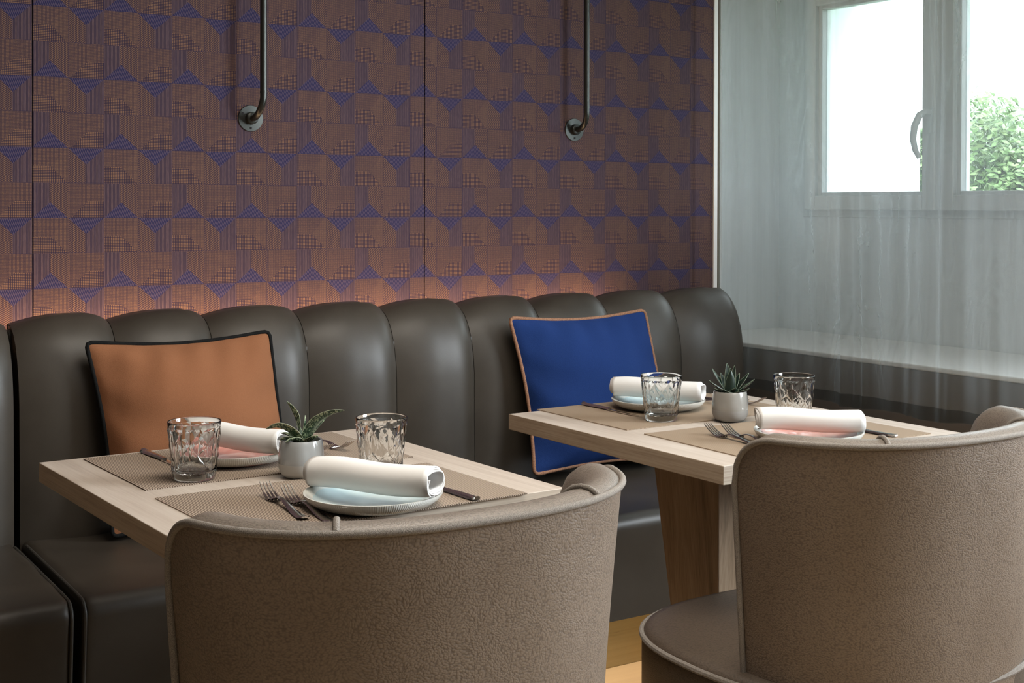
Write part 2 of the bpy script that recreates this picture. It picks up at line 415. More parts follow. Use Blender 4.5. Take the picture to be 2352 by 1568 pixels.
# back wall: backing plus fabric covered panels with narrow joints
g = G(); g.box((-3, WY+.012, 0), (2.92, WY+.15, 2.75), 0)
for a, b in ((-2.487, -1.410), (-1.407, -.331), (-.328, .7465), (.7495, 1.8250), (1.8280, 2.909)):
    g.box((a, WY, .0), (b, WY+.012, 2.75), 1)
struct(g, 'wall_back', [MAT['black'], MAT['paper']], 'wall of purple and copper woven fabric panels with a cube pattern')
g = G(); g.box((2.911, WY-.004, 0), (2.938, NY+.1, 2.75)); struct(g, 'trim_1', MAT['white_trim'], 'narrow white trim closing the right end of the patterned wall', bevel=.002)
# niche and window wall
WX = 3.40
g = G(); g.box((2.938, NY, 0), (3.7, NY+.1, 2.75))
g.box((NX, -3, 0), (NX+.10, NY, .757), 1)
g.box((NX+.1, -3, .60), (WX, NY, .757), 0)
def wall_open(g, x0, x1, y0, y1, z0, z1, holes):
    ys = sorted({y0, y1, *[h[0] for h in holes], *[h[1] for h in holes]})
    for a, b in zip(ys, ys[1:]):
        hz = [h for h in holes if h[0] <= a and h[1] >= b]
        if hz:
            g.box((x0, a, z0), (x1, b, hz[0][2])); g.box((x0, a, hz[0][3]), (x1, b, z1))
        else: g.box((x0, a, z0), (x1, b, z1))
WZ0, WZ1 = 1.176, 1.985
WIN1 = (2.19, 3.424, WZ0, WZ1); FILL_HOLE = (-.35, 1.25, 1.0, 2.35)  # second hole is added to admit the side fill light
wall_open(g, WX, WX+.28, -3, NY, .6, 2.75, [FILL_HOLE, WIN1])
struct(g, 'wall_right', [MAT['white_wall'], MAT['dark_panel']], 'white window wall with a dark brown panel below the sill')
g = G(); g.box((NX-.004, -3, .757), (WX, NY, .772)); struct(g, 'trim_2', MAT['white_trim'], 'deep white window sill behind the sheer curtain', bevel=.004)

# window: outer frame, two sashes with panes, handle and hinges
win = empty('window_1', (WX, 2.85, WZ0), 0, 'white double casement window behind the sheer curtain', 'window', kind='structure')
def frame_ring(g, x0, x1, y0, y1, z0, z1, w):
    g.box((x0, y0, z0), (x1, y0+w, z1)); g.box((x0, y1-w, z0), (x1, y1, z1))
    g.box((x0, y0+w, z0), (x1, y1-w, z0+w)); g.box((x0, y0+w, z1-w), (x1, y1-w, z1))
def W_(o): return o
oy, oz = -2.85, -WZ0
g = G(); frame_ring(g, -.006, .06, 2.19+oy, 3.424+oy, 0, WZ1+oz, .036); g.obj('window_frame', MAT['upvc'], win, smooth=False, bevel=.003)
for (a, b) in ((2.823, 3.394), (2.222, 2.800)):
    g = G(); frame_ring(g, -.030, .035, a+oy, b+oy, .024, WZ1-.024+oz, .050)
    frame_ring(g, -.012, .035, a+.048+oy, b-.048+oy, .070, WZ1-.070+oz, .016)
    s = g.obj('sash', MAT['upvc'], win, smooth=False, bevel=.004)
    g = G(); g.box((.010, a+.06+oy, .08), (.016, b-.06+oy, WZ1-.08+oz)); g.obj('pane', MAT['pane'], s, smooth=False)
g = G(); g.box((-.022, 2.796+oy, .026), (.036, 2.828+oy, WZ1-.026+oz)); g.obj('mullion', MAT['upvc'], win, smooth=False, bevel=.003)
hy = 2.835+oy
g = G(); g.box((-.037, hy-.014, .27), (-.028, hy+.014, .345))
pts = [(-.03, hy, .335), (-.06, hy, .337), (-.078, hy+.006, .325), (-.088, hy+.018, .29), (-.090, hy+.022, .25), (-.084, hy+.018, .215), (-.074, hy+.010, .19)]
g.tube(pts, [.009, .009, .011, .011, .010, .009, .007], 10)
g.obj('window_handle', MAT['upvc'], win)
for z in (.005, .68):
    g = G(); g.tube([(-.018, 3.398+oy, z+.02), (-.018, 3.398+oy, z+.10)], .007, 10); g.obj('hinge', MAT['upvc'], win)
fill_op = empty('fill_opening', (WX, .45, 1.0), 0, 'added white framed opening for the side fill light, unseen nearer the viewer', 'window', kind='structure')  # invented opening, out of view, made for the fill light outside it
g = G(); frame_ring(g, 0, .06, -.8, .8, 0, 1.35, .06); g.obj('window_frame', MAT['upvc'], fill_op, smooth=False)

# ------------------------------------------------------------------ outside
g = G(); g.box((3.72, -20, -.6), (60, 40, -.5)); o = g.obj('garden_lawn', MAT['grass'], smooth=False); o['kind'] = 'structure'; o['label'] = 'lawn outside the window'; o['category'] = 'ground'
g = G(); g.box((6.0, 5.64, -.5), (6.6, 13, 3.3))
tag(g.obj('white_building', MAT['white_wall'], smooth=False), 'white rendered building wall outside the left window pane', 'building')
def tree(loc, r, h, label, seed):
    rnd = random.Random(seed)
    root = empty('garden_tree', loc, 0, label, 'tree', 'trees outside the window')
    g = G(); g.tube([(0, 0, 0), (.05, .02, h*.4), (0, .1, h*.7)], [.14, .10, .05], 8); g.obj('trunk', MAT['bark'], root)
    g = G()
    blobs = [(rnd.uniform(-.6, .6)*r, rnd.uniform(-.6, .6)*r, h*rnd.uniform(.45, .85), r*rnd.uniform(.35, .6)) for _ in range(9)]
    for _ in range(12000):
        bx, by, bz, br = rnd.choice(blobs)
        d = Vector((rnd.gauss(0, 1), rnd.gauss(0, 1), rnd.gauss(0, 1))).normalized()*br*rnd.uniform(.6, 1.05)
        c = Vector((bx, by, bz))+d; a = Vector((rnd.gauss(0, 1), rnd.gauss(0, 1), rnd.gauss(0, 1))).normalized(); b = a.orthogonal().normalized()
        L = .065
        g.add([c-a*L, c+b*L*.45, c+a*L, c-b*L*.45], [(0, 1, 2, 3)])
    g.obj('foliage', MAT['foliage'], root, smooth=False)
tree((13.0, 11.15, -.5), .45, 2.9, 'slender pale green tree outside, seen beside the window handle', 3)
tree((15.6, 11.9, -.5), 1.15, 3.3, 'rounded green tree filling the lower part of the right window pane', 4)
tree((18.5, 9.2, -.5), 1.4, 3.3, 'green tree far to the right beyond the window', 5)

# ------------------------------------------------------------------ added unseen frames around the two overhead fill lights
def fill_frame(loc, label, w):
    root = empty('overhead_fill_frame', loc, 0, label, 'fill light')
    g = G(); frame_ring2 = [(-w/2-.03, -w/2-.03), (w/2+.03, w/2+.03)]
    g.box((-w/2-.03, -w/2-.03, -.03), (w/2+.03, -w/2, 0)); g.box((-w/2-.03, w/2, -.03), (w/2+.03, w/2+.03, 0))
    g.box((-w/2-.03, -w/2, -.03), (-w/2, w/2, 0)); g.box((w/2, -w/2, -.03), (w/2+.03, w/2, 0))
    g.obj('frame', MAT['upvc'], root, smooth=False)
fill_frame((1.3, 1.5, 2.75), 'square frame of the added fill light above the tables', 1.3)
fill_frame((1.2, -.9, 2.75), 'square frame of the added fill light near the viewer', 1.6)

# ------------------------------------------------------------------ curtain
def fold(y, z):
    # gathered folds, deeper towards the hem
    k = .5+.5*(1-min(1, max(0, (z-.64)/1.5)))
    d = .006*sin(y*17+.6)+.004*sin(y*41+z*.7)+.003*sin(y*67-1.3*z)
    for (yc, w, a) in ((2.695, .016, .022), (2.66, .012, .014), (2.63, .014, .016), (2.33, .022, .013), (2.36, .012, .010), (2.47, .014, .007), (2.20, .02, .010), (3.08, .04, .008), (2.95, .03, .006)):
        yy = yc+.02*sin(z*1.7+yc*9)*(z-.64)
        d += -a*k*math.exp(-((y-yy)/w)**2)
    return d
cur = empty('sheer_curtain', (CX, 3.24, .64), 0, 'sheer grey curtain hanging in front of the window and its sill', 'curtain')
def sheet(y0, y1, z0, z1, off=0, ny=420, nz=40):
    g = G(); rows = []
    for i in range(nz+1):
        z = z0+(z1-z0)*i/nz
        rows.append([(fold(y0+(y1-y0)*j/ny, z)+off, y0+(y1-y0)*j/ny-3.24, z-.64+(.004*sin((y0+(y1-y0)*j/ny)*23) if i == 0 else 0)) for j in range(ny+1)])
    g.grid(rows); return g
sheet(1.85, 3.24, .64, 2.74).obj('curtain_cloth', MAT['sheer'], cur)
sheet(1.85, 3.24, .642, .676, -.003, 420, 2).obj('bottom_hem', MAT['sheer_hem'], cur)['label'] = 'darker double hem along the bottom'
g = G(); g.tube([(.0, .012, .002+k*.05+0) for k in range(42)], .0045, 8); sh = g.obj('side_hem', simple('grey_green_hem_cord', (.16, .17, .15), .8), cur); sh['label'] = 'dark grey edge cord'
g = G(); g.box((-.02, -1.45, 2.09), (.02, .03, 2.11)); g.obj('curtain_track', MAT['upvc'], cur, smooth=False)

# ------------------------------------------------------------------ banquette
SEAT_Z, SEAT_Y = .46, 2.575
CHX = [.664, .888, 1.122, 1.365, 1.613, 1.850, 2.087, 2.330, 2.578, 2.826]
def channel(x0, x1, last=False):
    """one padded vertical channel of the backrest, from seat level up, over the top and down behind"""
    # centre line profile (y, z) of the valley between channels
    prof = [(3.105, .40), (3.105, .50), (3.106, .60), (3.108, .70)]
    for k in range(1, 13):
        a = pi/2*k/12
        prof.append((3.235-.127*cos(a)**.8, .72+.215*sin(a)**.9))
    prof += [(3.243, .92), (3.246, .85)]
    g = G(); rows = []; n = 28
    for k, (y, z) in enumerate(prof):
        a = prof[max(0, k-1)]; b = prof[min(len(prof)-1, k+1)]
        t = Vector((b[0]-a[0], b[1]-a[1])).normalized(); nrm = Vector((-t.y, t.x))
        q = 1.0 if k < 14 else (.7 if k < 16 else .2)
        row = []
        for j in range(n+1):
            u = -1+2*j/n
            bl = .029*q*(1-(abs(u)**(2.0 if u < 0 else (7 if last else 4.2))))*(1+.12*u)
            xx = (x0+x1)/2+(x1-x0)/2*u
            row.append((xx, y+nrm.x*bl, z+nrm.y*bl))
        rows.append(row)
    g.grid(rows)
    return g
def banquette(xs, label, xa, xb, extra_seam):
    root = empty('banquette', ((xa+xb)/2, 2.9, 0), 0, label, 'banquette', None)
    ox, oy = -(xa+xb)/2, -2.9
    def sh(g): g.v = [(x+ox, y+oy, z) for x, y, z in g.v]; return g
    for a, b in zip(xs, xs[1:]):
        sh(channel(a+.0007, b-.0007, b > 2.7)).obj('backrest_channel', MAT['banq'], root, angle=80)
    # core behind the channels
    g = G(); g.box((xa+.004, 3.125, .2), (xb-.012, 3.235, .86)); g.box((xa-.009, 3.20, .2), (xa+.02, 3.24, .925)); sh(g).obj('backrest_core', MAT['banq_line'], root, smooth=False, bevel=.02)
    # end cheeks of the backrest
    for xe, d in ((xa+.002, 1), (xb-.004, -1)):
        pf = [(3.108, .40), (3.108, .50), (3.109, .60), (3.111, .70)]+[(3.235-.1245*cos(pi/2*k/12)**.8, .72+.212*sin(pi/2*k/12)**.9) for k in range(1, 13)]+[(3.24, .40)]
        g = G(); m = len(pf); g.add([(xe, y, z) for y, z in pf]+[(xe+d*.01, y, z) for y, z in pf], [tuple(range(m)), tuple(range(m, 2*m))[::-1]]+[(i, (i+1) % m, m+(i+1) % m, m+i) for i in range(m)])
        sh(g).obj('backrest_side', MAT['banq'], root, smooth=False)
    # seat: rounded block
    g = G(); n = 40; rows = []
    prof = [(2.625, .190), (2.60, .195)]
    prof += [(2.578, .40), (2.575, .42)]
    for k in range(0, 9):
        a = pi/2*k/8; prof.append((2.575+.032*(1-cos(a)), .425+.032*sin(a)))
    for k in range(1, 10): prof.append((2.607+.055*k, .457+.004*sin(pi*k/9)))
    prof += [(3.12, .455), (3.12, .22)]
    for i in range(n+1):
        u = -1+2*i/n; x = (xa+xb)/2+(xb-xa-.008)/2*u
        e = min((x-xa-.004), (xb-.004-x)); r = .018
        dr = 0 if e > r else r-math.sqrt(max(0, r*r-(r-e)**2))
        rows.append([(x, y+(dr if k < 12 and k > 1 else 0), z-(dr if k > 4 and k < len(prof)-1 else 0)) for k, (y, z) in enumerate(prof)])
    # finer rounding near both ends
    fine = []
    for xx in [0, .001, .003, .006, .01, .018]:
        e = xx; r = .018; dr = r-math.sqrt(max(0, r*r-(r-e)**2))
        fine.append((xa+.004+xx, dr))
    xsn = [f[0] for f in fine]+[xa+.03+(xb-xa-.06)*k/24 for k in range(25)]+[xa+xb-f[0] for f in fine[::-1]]
    drs = [f[1] for f in fine]+[0]*25+[f[1] for f in fine[::-1]]
    rows = [[(x, y+(d if 1 < k < 12 else 0), z-(d if 4 < k < len(prof)-1 else 0)+.0025*sin(x*31+y*9)*sin(y*23+x*5)*(1 if 12 < k < len(prof)-2 else 0)) for k, (y, z) in enumerate(prof)] for x, d in zip(xsn, drs)]
    g.grid(rows, flip=False)
    m = len(prof)
    g.f.append(tuple(range(m))); g.mi.append(0); k = len(g.v); g.f.append(tuple(range(k-m, k))[::-1]); g.mi.append(0)
    sh(g).obj('seat', MAT['banq'], root, angle=50)
    # piping along both side edges of the seat
    for xe, s_ in ((xa+.007, 1), (xb-.007, -1)):
        g = G(); pts = [(xe, 2.598, .20), (xe, 2.578, .41)]+[(xe, 2.577+.030*(1-cos(pi/2*k/6)), .422+.030*sin(pi/2*k/6)) for k in range(7)]+[(xe, 2.65+.06*k, .4535) for k in range(8)]
        g.tube(pts, .0035, 8); sh(g).obj('seat_piping', MAT['banq_line'], root)
    g = G(); g.box((xa+.002, 2.79, .0), (xb-.002, 3.2, .205)); sh(g).obj('plinth', MAT['brass'], root, smooth=False, bevel=.002)['label'] = 'brushed brass plinth'
    g = G(); g.box((xa+.002, 2.60, .20), (xb-.002, 3.14, .24)); sh(g).obj('seat_base', MAT['black'], root, smooth=False)
    return root
banquette(CHX, 'dark taupe leather banquette with nine upright channels and the two cushions', .664, 2.826, None)
banquette([-.82, -.575, -.33, -.085, .16, .405, .653], 'dark leather banquette section cut off by the left edge of the photo', -.82, .653, None)
# LED profile behind the backrests
o = G(); o.box((-.35, 3.285, .77), (2.50, 3.33, .860)); tag(o.obj('led_strip', MAT['upvc'], smooth=False), 'warm light strip hidden between banquette and patterned wall', 'light strip')
o = G(); o.box((-.80, 3.262, 0), (2.82, 3.33, .768)); oo = o.obj('trim_3', MAT['black'], smooth=False); oo['kind'] = 'structure'; oo['label'] = 'black batten behind the banquette'; oo['category'] = 'trim'

# ------------------------------------------------------------------ wall pipes
def wall_pipe(x, z, top, xp, label):
    """curved bronze pipe rising from a round flange; xp is the upright's offset from the flange centre"""
    root = empty('wall_pipe', (x, WY, z), 0, label, 'pipe', 'bronze pipes on the patterned wall')
    g = G(); g.lathe([(0, 0), (.034, 0), (.035, .0015), (.034, .004), (.0165, .0045), (.016, .006), (.0155, .018), (.012, .020), (0, .020)], 48)
    g.v = [(a, -c, b) for a, b, c in g.v]
    fl = g.obj('flange', MAT['bronze'], root)
    for a in (90+60, -90, 30):
        a = math.radians(a); g = G(); g.lathe([(0, .0062), (.0028, .006), (.0032, .004), (0, .004)], 16, (.0255*cos(a), .0255*sin(a), -.0005))
        g.v = [(p, -q, r) for p, r, q in g.v]; g.obj('screw', MAT['black'], fl)
    g = G(); R = .05; pts = [(0, -.010, 0), (0, -.022, 0)]
    yo = -.022-R
    for k in range(1, 11):
        a = pi/2*k/10; pts.append((xp*(1-cos(a)), -.022-R*sin(a), R*(1-cos(a))))
    pts += [(xp, yo, R+.03), (xp, yo, top-z)]
    g.tube(pts, .0088, 20); p = g.obj('pipe', MAT['bronze'], root)
    g = G(); g.tube([(xp, yo, R+.012), (xp, yo, R+.018)], .0096, 20); g.obj('joint_ring', MAT['bronze'], root)
wall_pipe(1.3019, 1.4411, 2.74, .008, 'left of the two dark bronze pipes rising from round wall flanges')
wall_pipe(2.3480, 1.4460, 2.74, -.004, 'right of the two dark bronze pipes rising from round wall flanges')

# ------------------------------------------------------------------ cushions
def cushion(name, corners, front, back, mat, pmat, label):
    TL, TR, BL, BR = [Vector(c) for c in corners]
    c0 = (TL+TR+BL+BR)/4
    root = empty(name, c0, 0, label, 'cushion')
    nrm = ((TR-TL).cross(BL-TL)).normalized()
    if nrm.y > 0: nrm = -nrm
    n = 40
    def P(u, v):   # 0..1
        # sides draw in between the pointed corners
        pin = .038
        pu = pin if u < .5 else .012; uu = u+(.5-u)*2*pu*sin(pi*v)*abs(2*u-1); vv = v+(.5-v)*2*pin*sin(pi*u)*abs(2*v-1)
        return (TL*(1-uu)+TR*uu)*(1-vv)+(BL*(1-uu)+BR*uu)*vv - c0
    def T(u, v): return max(0, (1-abs(2*u-1)**2.2))**.72*max(0, (1-abs(2*v-1)**2.2))**.72
    def wr(u, v, s):
        return (.0065*sin(u*34+v*9+s)*math.exp(-v*7)+.006*sin(v*27+u*7+s)*math.exp(-(1-u)*7)+.006*sin(v*25-u*9+s*2)*math.exp(-u*7)+.006*sin((u+v)*23)*math.exp(-(1-v)*5)+.004*sin(u*7-v*9+s)+.003*sin(u*13+v*11+s))
    g = G(); rf, rb = [], []
    for i in range(n+1):
        a, b = [], []
        for j in range(n+1):
            u, v = j/n, i/n; t = T(u, v); p = P(u, v)
            a.append(p+nrm*(front*t+wr(u, v, 1)*min(1, t*2.5))); b.append(p-nrm*(back*t))
        rf.append([tuple(x) for x in a]); rb.append([tuple(x) for x in b])
    g.grid(rf, flip=True); g.grid(rb)
    g.obj('cushion_cover', mat, root, sub=1)
    g = G(); pts = [P(k/n, 0) for k in range(n)]+[P(1, k/n) for k in range(n)]+[P(1-k/n, 1) for k in range(n)]+[P(0, 1-k/n) for k in range(n)]
    # soften the four corners
    m = len(pts); sm = [(pts[i-1]*.25+pts[i]*.5+pts[(i+1) % m]*.25) for i in range(m)]
    sm = [(sm[i-1]*.25+sm[i]*.5+sm[(i+1) % m]*.25) for i in range(m)]
    g.tube([tuple(p) for p in sm], .0050, 10, closed=True); g.obj('piping', pmat, root)
    return root
def PXY(x, y, Y):
    v = f_*F_PX+r_*(x-PPX)-u_*(y-PPY); v = v*(Y/v.y); return (v.x, v.y, v.z+HC)
cushion('orange_cushion', [(.796, 3.055, .901), (1.240, 3.065, .904), (.833, 2.975, .470), (1.272, 2.985, .482)], .085, .028, MAT['orange'], MAT['pipe_black'],
        'rust orange cushion with black piping leaning on the banquette behind the left table')
cushion('blue_cushion', [(1.928, 3.055, .907), (2.402, 3.065, .909), (1.965, 2.985, .486), (2.462, 2.985, .480)], .085, .028, MAT['blue'], MAT['pipe_copper'],
        'royal blue cushion with copper brown piping leaning behind the right table')

# ------------------------------------------------------------------ tables
TZ = .745; TT = .035
def table(loc, rz, label):
    root = empty('dining_table', loc, rz, label, 'table', 'dining tables')
    hx, hy = .327, .356
    g = G(); g.box((-hx, -hy, TZ-TT), (hx, hy, TZ))
    g.mi = [0, 0, 2, 1, 2, 1]
    g.obj('tabletop', [MAT['wood_top'], MAT['wood_side'], MAT['wood_front']], root, smooth=False, bevel=.0012, bseg=2)
    g = G(); a, b, c, d = .118, .110, .060, .048
    g.add([(-c, -d, .012), (c, -d, .012), (c, d, .012), (-c, d, .012), (-a, -b, TZ-TT), (a, -b, TZ-TT), (a, b, TZ-TT), (-a, b, TZ-TT)],
          [(0, 3, 2, 1), (4, 5, 6, 7), (0, 1, 5, 4), (1, 2, 6, 5), (2, 3, 7, 6), (3, 0, 4, 7)])
    g.obj('pedestal', MAT['wood_leg'], root, smooth=False, bevel=.0015)['label'] = 'tapered wooden pedestal'
    g = G(); g.box((-.2, -.2, 0), (.2, .2, .012)); g.obj('base_plate', MAT['bronze'], root, smooth=False, bevel=.002)
    return root
tl = table((.9065, 2.146, 0), math.radians(2.3), 'pale ash table in front of the orange cushion')
LTrz, RTrz = math.radians(2.3), math.radians(.56)
tr = dup(tl, (1.916, 2.161, 0), RTrz, 'pale ash table in front of the blue cushion')

# ------------------------------------------------------------------ placemats
MT = .0018
def placemat(loc, rz, w, d, m, label):
    g = G(); g.box((-w/2, -d/2, 0), (w/2, d/2, MT)); o = g.obj('placemat', m, smooth=False)
    o.location = (*loc, TZ+.0002); o.rotation_euler = (0, 0, rz); tag(o, label, 'placemat', 'woven placemats'); return o
placemat((.900, 2.322), math.radians(2.6), .505, .326, MAT['mat_l'], 'ribbed brown placemat on the orange cushion side of the left table')
placemat((.909, 1.938), math.radians(2.8), .503, .312, MAT['mat_l'], 'ribbed brown placemat on the near side of the left table')
placemat((1.924, 2.364), math.radians(.8), .503, .333, MAT['mat_r'], 'tan placemat on the blue cushion side of the right table')
placemat((1.927, 1.984), math.radians(-.4), .503, .308, MAT['mat_r'], 'tan placemat on the near side of the right table')
ZM = TZ+MT+.0004

# ------------------------------------------------------------------ plates
def plate(loc, m, label):
    g = G(); seg = 96
    prof = [(0, .004), (.04, .004), (.062, .0055), (.086, .011), (.1025, .0205), (.1058, .0225), (.1078, .0222), (.1078, .0200), (.1035, .0130), (.095, .0062), (.082, .0018), (.070, 0), (.064, .0012), (0, .0012)]
    rows = []
    for i in range(seg):
        a = 2*pi*i/seg
        rows.append([(r*cos(a), r*sin(a), z) for r, z in prof])
    # fine fluting on the outside wall
    g.grid(rows, closed_v=True)
    o = g.obj('plate', m, angle=60); o.location = (*loc, ZM); tag(o, label, 'plate', 'small ceramic plates'); return o
def fluted(m0, name):
    t = m0.copy(); t.name = name; nt = t.node_tree
    tc = nt.nodes.new('ShaderNodeTexCoord'); s = nt.nodes.new('ShaderNodeSeparateXYZ'); nt.links.new(tc.outputs['Object'], s.inputs[0])
    at = nt.nodes.new('ShaderNodeMath'); at.operation = 'ARCTAN2'; nt.links.new(s.outputs[1], at.inputs[0]); nt.links.new(s.outputs[0], at.inputs[1])
    mu = nt.nodes.new('ShaderNodeMath'); mu.operation = 'MULTIPLY'; nt.links.new(at.outputs[0], mu.inputs[0]); mu.inputs[1].default_value = 190
    si = nt.nodes.new('ShaderNodeMath'); si.operation = 'SINE'; nt.links.new(mu.outputs[0], si.inputs[0])
    # only the underside carries the flutes
    ge = nt.nodes.new('ShaderNodeNewGeometry'); sz = nt.nodes.new('ShaderNodeSeparateXYZ'); nt.links.new(ge.outputs['Normal'], sz.inputs[0])
    lt = nt.nodes.new('ShaderNodeMath'); lt.operation = 'LESS_THAN'; nt.links.new(sz.outputs[2], lt.inputs[0]); lt.inputs[1].default_value = .0
    ml = nt.nodes.new('ShaderNodeMath'); ml.operation = 'MULTIPLY'; nt.links.new(si.outputs[0], ml.inputs[0]); nt.links.new(lt.outputs[0], ml.inputs[1])
    bu = nt.nodes.new('ShaderNodeBump'); bu.inputs['Strength'].default_value = .35; bu.inputs['Distance'].default_value = .0004; nt.links.new(ml.outputs[0], bu.inputs['Height'])
    b = [n for n in nt.nodes if n.type == 'BSDF_PRINCIPLED'][0]; nt.links.new(bu.outputs[0], b.inputs['Normal']); return t
PB = fluted(MAT['plate_blue'], 'pale_blue_glaze_fluted'); PR = fluted(MAT['plate_red'], 'rose_glaze_fluted')
PLATES = {'LF': (.919, 1.849), 'LB': (.869, 2.312), 'RF': (1.900, 1.898), 'RB': (1.917, 2.394)}
plate(PLATES['LF'], PB, 'plate with pale blue glaze nearest the left chair')
plate(PLATES['LB'], PR, 'plate with rose glaze in front of the orange cushion')
plate(PLATES['RF'], PR, 'plate with rose glaze nearest the right chair')
plate(PLATES['RB'], PB, 'plate with pale blue glaze in front of the blue cushion')

# ------------------------------------------------------------------ rolled napkins
def napkin(a, b, w, h, label, z0=.0, flip=1, lift=0.0):
    """rolled linen from point a to point b (x, y of the axis ends); w width, h height"""
    a, b = Vector(a), Vector(b); d = b-a; L = d.length; ang = math.atan2(d.y, d.x)
    g = G(); n = 26
    # section of the roll: a flattened spiral, two and a bit turns
    sec = []
    turns = 3.3; N = 120
    for k in range(N+1):
        t = k/N; th = -pi/2+flip*2*pi*turns*t*-1
        s = 1-.13*(turns*t)
        ex = w/2*s; ez = h/2*s
        cx_, cz_ = cos(th), sin(th)
        px = math.copysign(abs(cx_)**.86, cx_)*ex; pz_ = math.copysign(abs(cz_)**.80, cz_)*ez
        sec.append((px, pz_+h/2))
    rows = []
    for i in range(n+1):
        u = i/n; x = -L/2+L*u
        sag = .0025*sin(u*5+1)+lift*(u-.5); puff = 1+.05*sin(u*pi)+.02*sin(u*9)
        rows.append([(x+(.004*sin(k*.21) if i in (0, n) else 0)+.0016*k/N*(1 if i == n else -1 if i == 0 else 0), y*puff+.002*sin(u*7), z*puff+sag) for k, (y, z) in enumerate(sec)])
    g.grid(rows)
    o = g.obj('rolled_napkin', MAT['linen'], solid=.0022, angle=80)
    m = (a+b)/2; o.location = (m.x, m.y, ZM+.0238+z0); o.rotation_euler = (0, 0, ang); tag(o, label, 'napkin', 'rolled white napkins'); return o
napkin((.858, 1.936), (.976, 1.758),   .062, .042, 'white rolled napkin on the pale blue plate nearest the left chair', lift=.004)
napkin((.815, 2.382), (.920, 2.208), .052, .038, 'white rolled napkin on the rose plate in front of the orange cushion', z0=.0022)
napkin((1.812, 1.950), (1.976, 1.831), .056, .039, 'white rolled napkin on the rose plate nearest the right chair')
napkin((1.850, 2.474), (1.978, 2.312), .058, .040, 'white rolled napkin on the pale blue plate in front of the blue cushion')

# ------------------------------------------------------------------ tumblers
def tumbler():
    g = G(); H = .096; seg = 9
    R = lambda z: .0345+(.0448-.0345)*min(1, (z/.096))**.75
    # outside: smooth base, faceted diamond body, smooth rim band
    levels = [.015, .033, .050, .067, .083]
    rnd = random.Random(11)
    S2 = 36; K = 18; rows = []
    def ring(r, z): return [(r*cos(2*pi*k/S2), r*sin(2*pi*k/S2), z) for k in range(S2)]
    def expand(P):
        out = []
        for k in range(K):
            p, q = P[k], P[(k+1) % K]; out += [p, tuple((p[i]+q[i])/2 for i in range(3))]
        return out
    base = [(.0002, .0), (.030, .0), (.0330, .0012), (.0348, .005), (R(.013)-.0002, .013)]
    rings = [ring(r, z) for r, z in base]
    nodes = []
    for i, z in enumerate(levels):
        sg = 1 if i % 2 == 0 else -1; out = []
        for k in range(K):
            a = 2*pi*k/K+rnd.uniform(-.04, .04)
            jit = .0009*sg*(1 if k % 2 == 0 else -1)+rnd.uniform(-.0003, .0003)
            zz = z+(.005*sg if k % 2 == 0 else -.005*sg)*(0 if i in (0, len(levels)-1) else 1)
            out.append(((R(z)+jit)*cos(a), (R(z)+jit)*sin(a), zz))
        nodes.append(out)
    def band(A, B):
        for k in range(S2):
            k2 = (k+1) % S2; g.add([A[k], A[k2], B[k2], B[k]], [(0, 1, 2, 3)], 0)
    for A, B in zip(rings, rings[1:]): band(A, B)
    band(rings[-1], expand(nodes[0]))
    for i in range(len(nodes)-1):
        A, B = nodes[i], nodes[i+1]
        for k in range(K):
            k2 = (k+1) % K
            mA = tuple((A[k][j]+A[k2][j])/2 for j in range(3)); mB = tuple((B[k][j]+B[k2][j])/2 for j in range(3))
            if (k+i) % 2: g.add([A[k], mA, A[k2], B[k2], mB, B[k]], [(0, 1, 2, 3), (0, 3, 4, 5)], 0)
            else: g.add([A[k], mA, A[k2], B[k2], mB, B[k]], [(0, 1, 2, 5), (2, 3, 4, 5)], 0)
    rings = [expand(nodes[-1])]
    # rim band (from last ring), rim, inside wall and inside floor
    last = rings[-1]
    prof = [(R(.088), .0875), (R(.091), .0905), (R(.0935), .0935), (R(.0955)-.0001, .0954), (R(.096)-.0004, .0960), (R(.096)-.0010, .0962), (R(.096)-.0016, .0959), (R(.096)-.0019, .0952), (.0422, .088), (.0400, .070), (.0374, .045), (.0340, .022), (.0320, .0165), (.025, .0138), (.0002, .0130)]
    rr = [last]+[[(r*cos(2*pi*k/S2), r*sin(2*pi*k/S2), z) for k in range(S2)] for r, z in prof]
    for A, B in zip(rr, rr[1:]):
        for k in range(S2):
            k2 = (k+1) % S2; g.add([A[k], A[k2], B[k2], B[k]], [(0, 1, 2, 3)], 0)
    import bmesh
    me = bpy.data.meshes.new('glass_tumbler'); me.from_pydata(g.v, [], g.f)
    bm = bmesh.new(); bm.from_mesh(me); bmesh.ops.remove_doubles(bm, verts=bm.verts, dist=1e-5)
    bmesh.ops.recalc_face_normals(bm, faces=bm.faces)
    for f in bm.faces:
        c = f.calc_center_median(); rad = math.hypot(c.x, c.y)
        f.smooth = not (.012 < c.z < .0865 and rad > R(c.z)-.0028)
    bm.to_mesh(me); bm.free()
    me.materials.append(MAT['glass'])
    o = bpy.data.objects.new('glass_tumbler', me); COL.objects.link(o); return o
gl = tumbler(); gl.scale = (1, 1, 1.03); gl.location = (.751, 2.188, ZM); tag(gl, 'faceted clear tumbler at the left end of the left table', 'glass', 'faceted tumblers')
for loc, rz, lab in (((1.038, 2.058, ZM), .7, 'faceted clear tumbler behind the napkin on the left table'),
                     ((1.811, 2.252, ZM), 1.3, 'faceted clear tumbler in front of the blue cushion'),
                     ((2.055, 2.097, ZM), 2.1, 'faceted clear tumbler between the curtain and the right table plant')):
    dup(gl, loc, rz, lab)

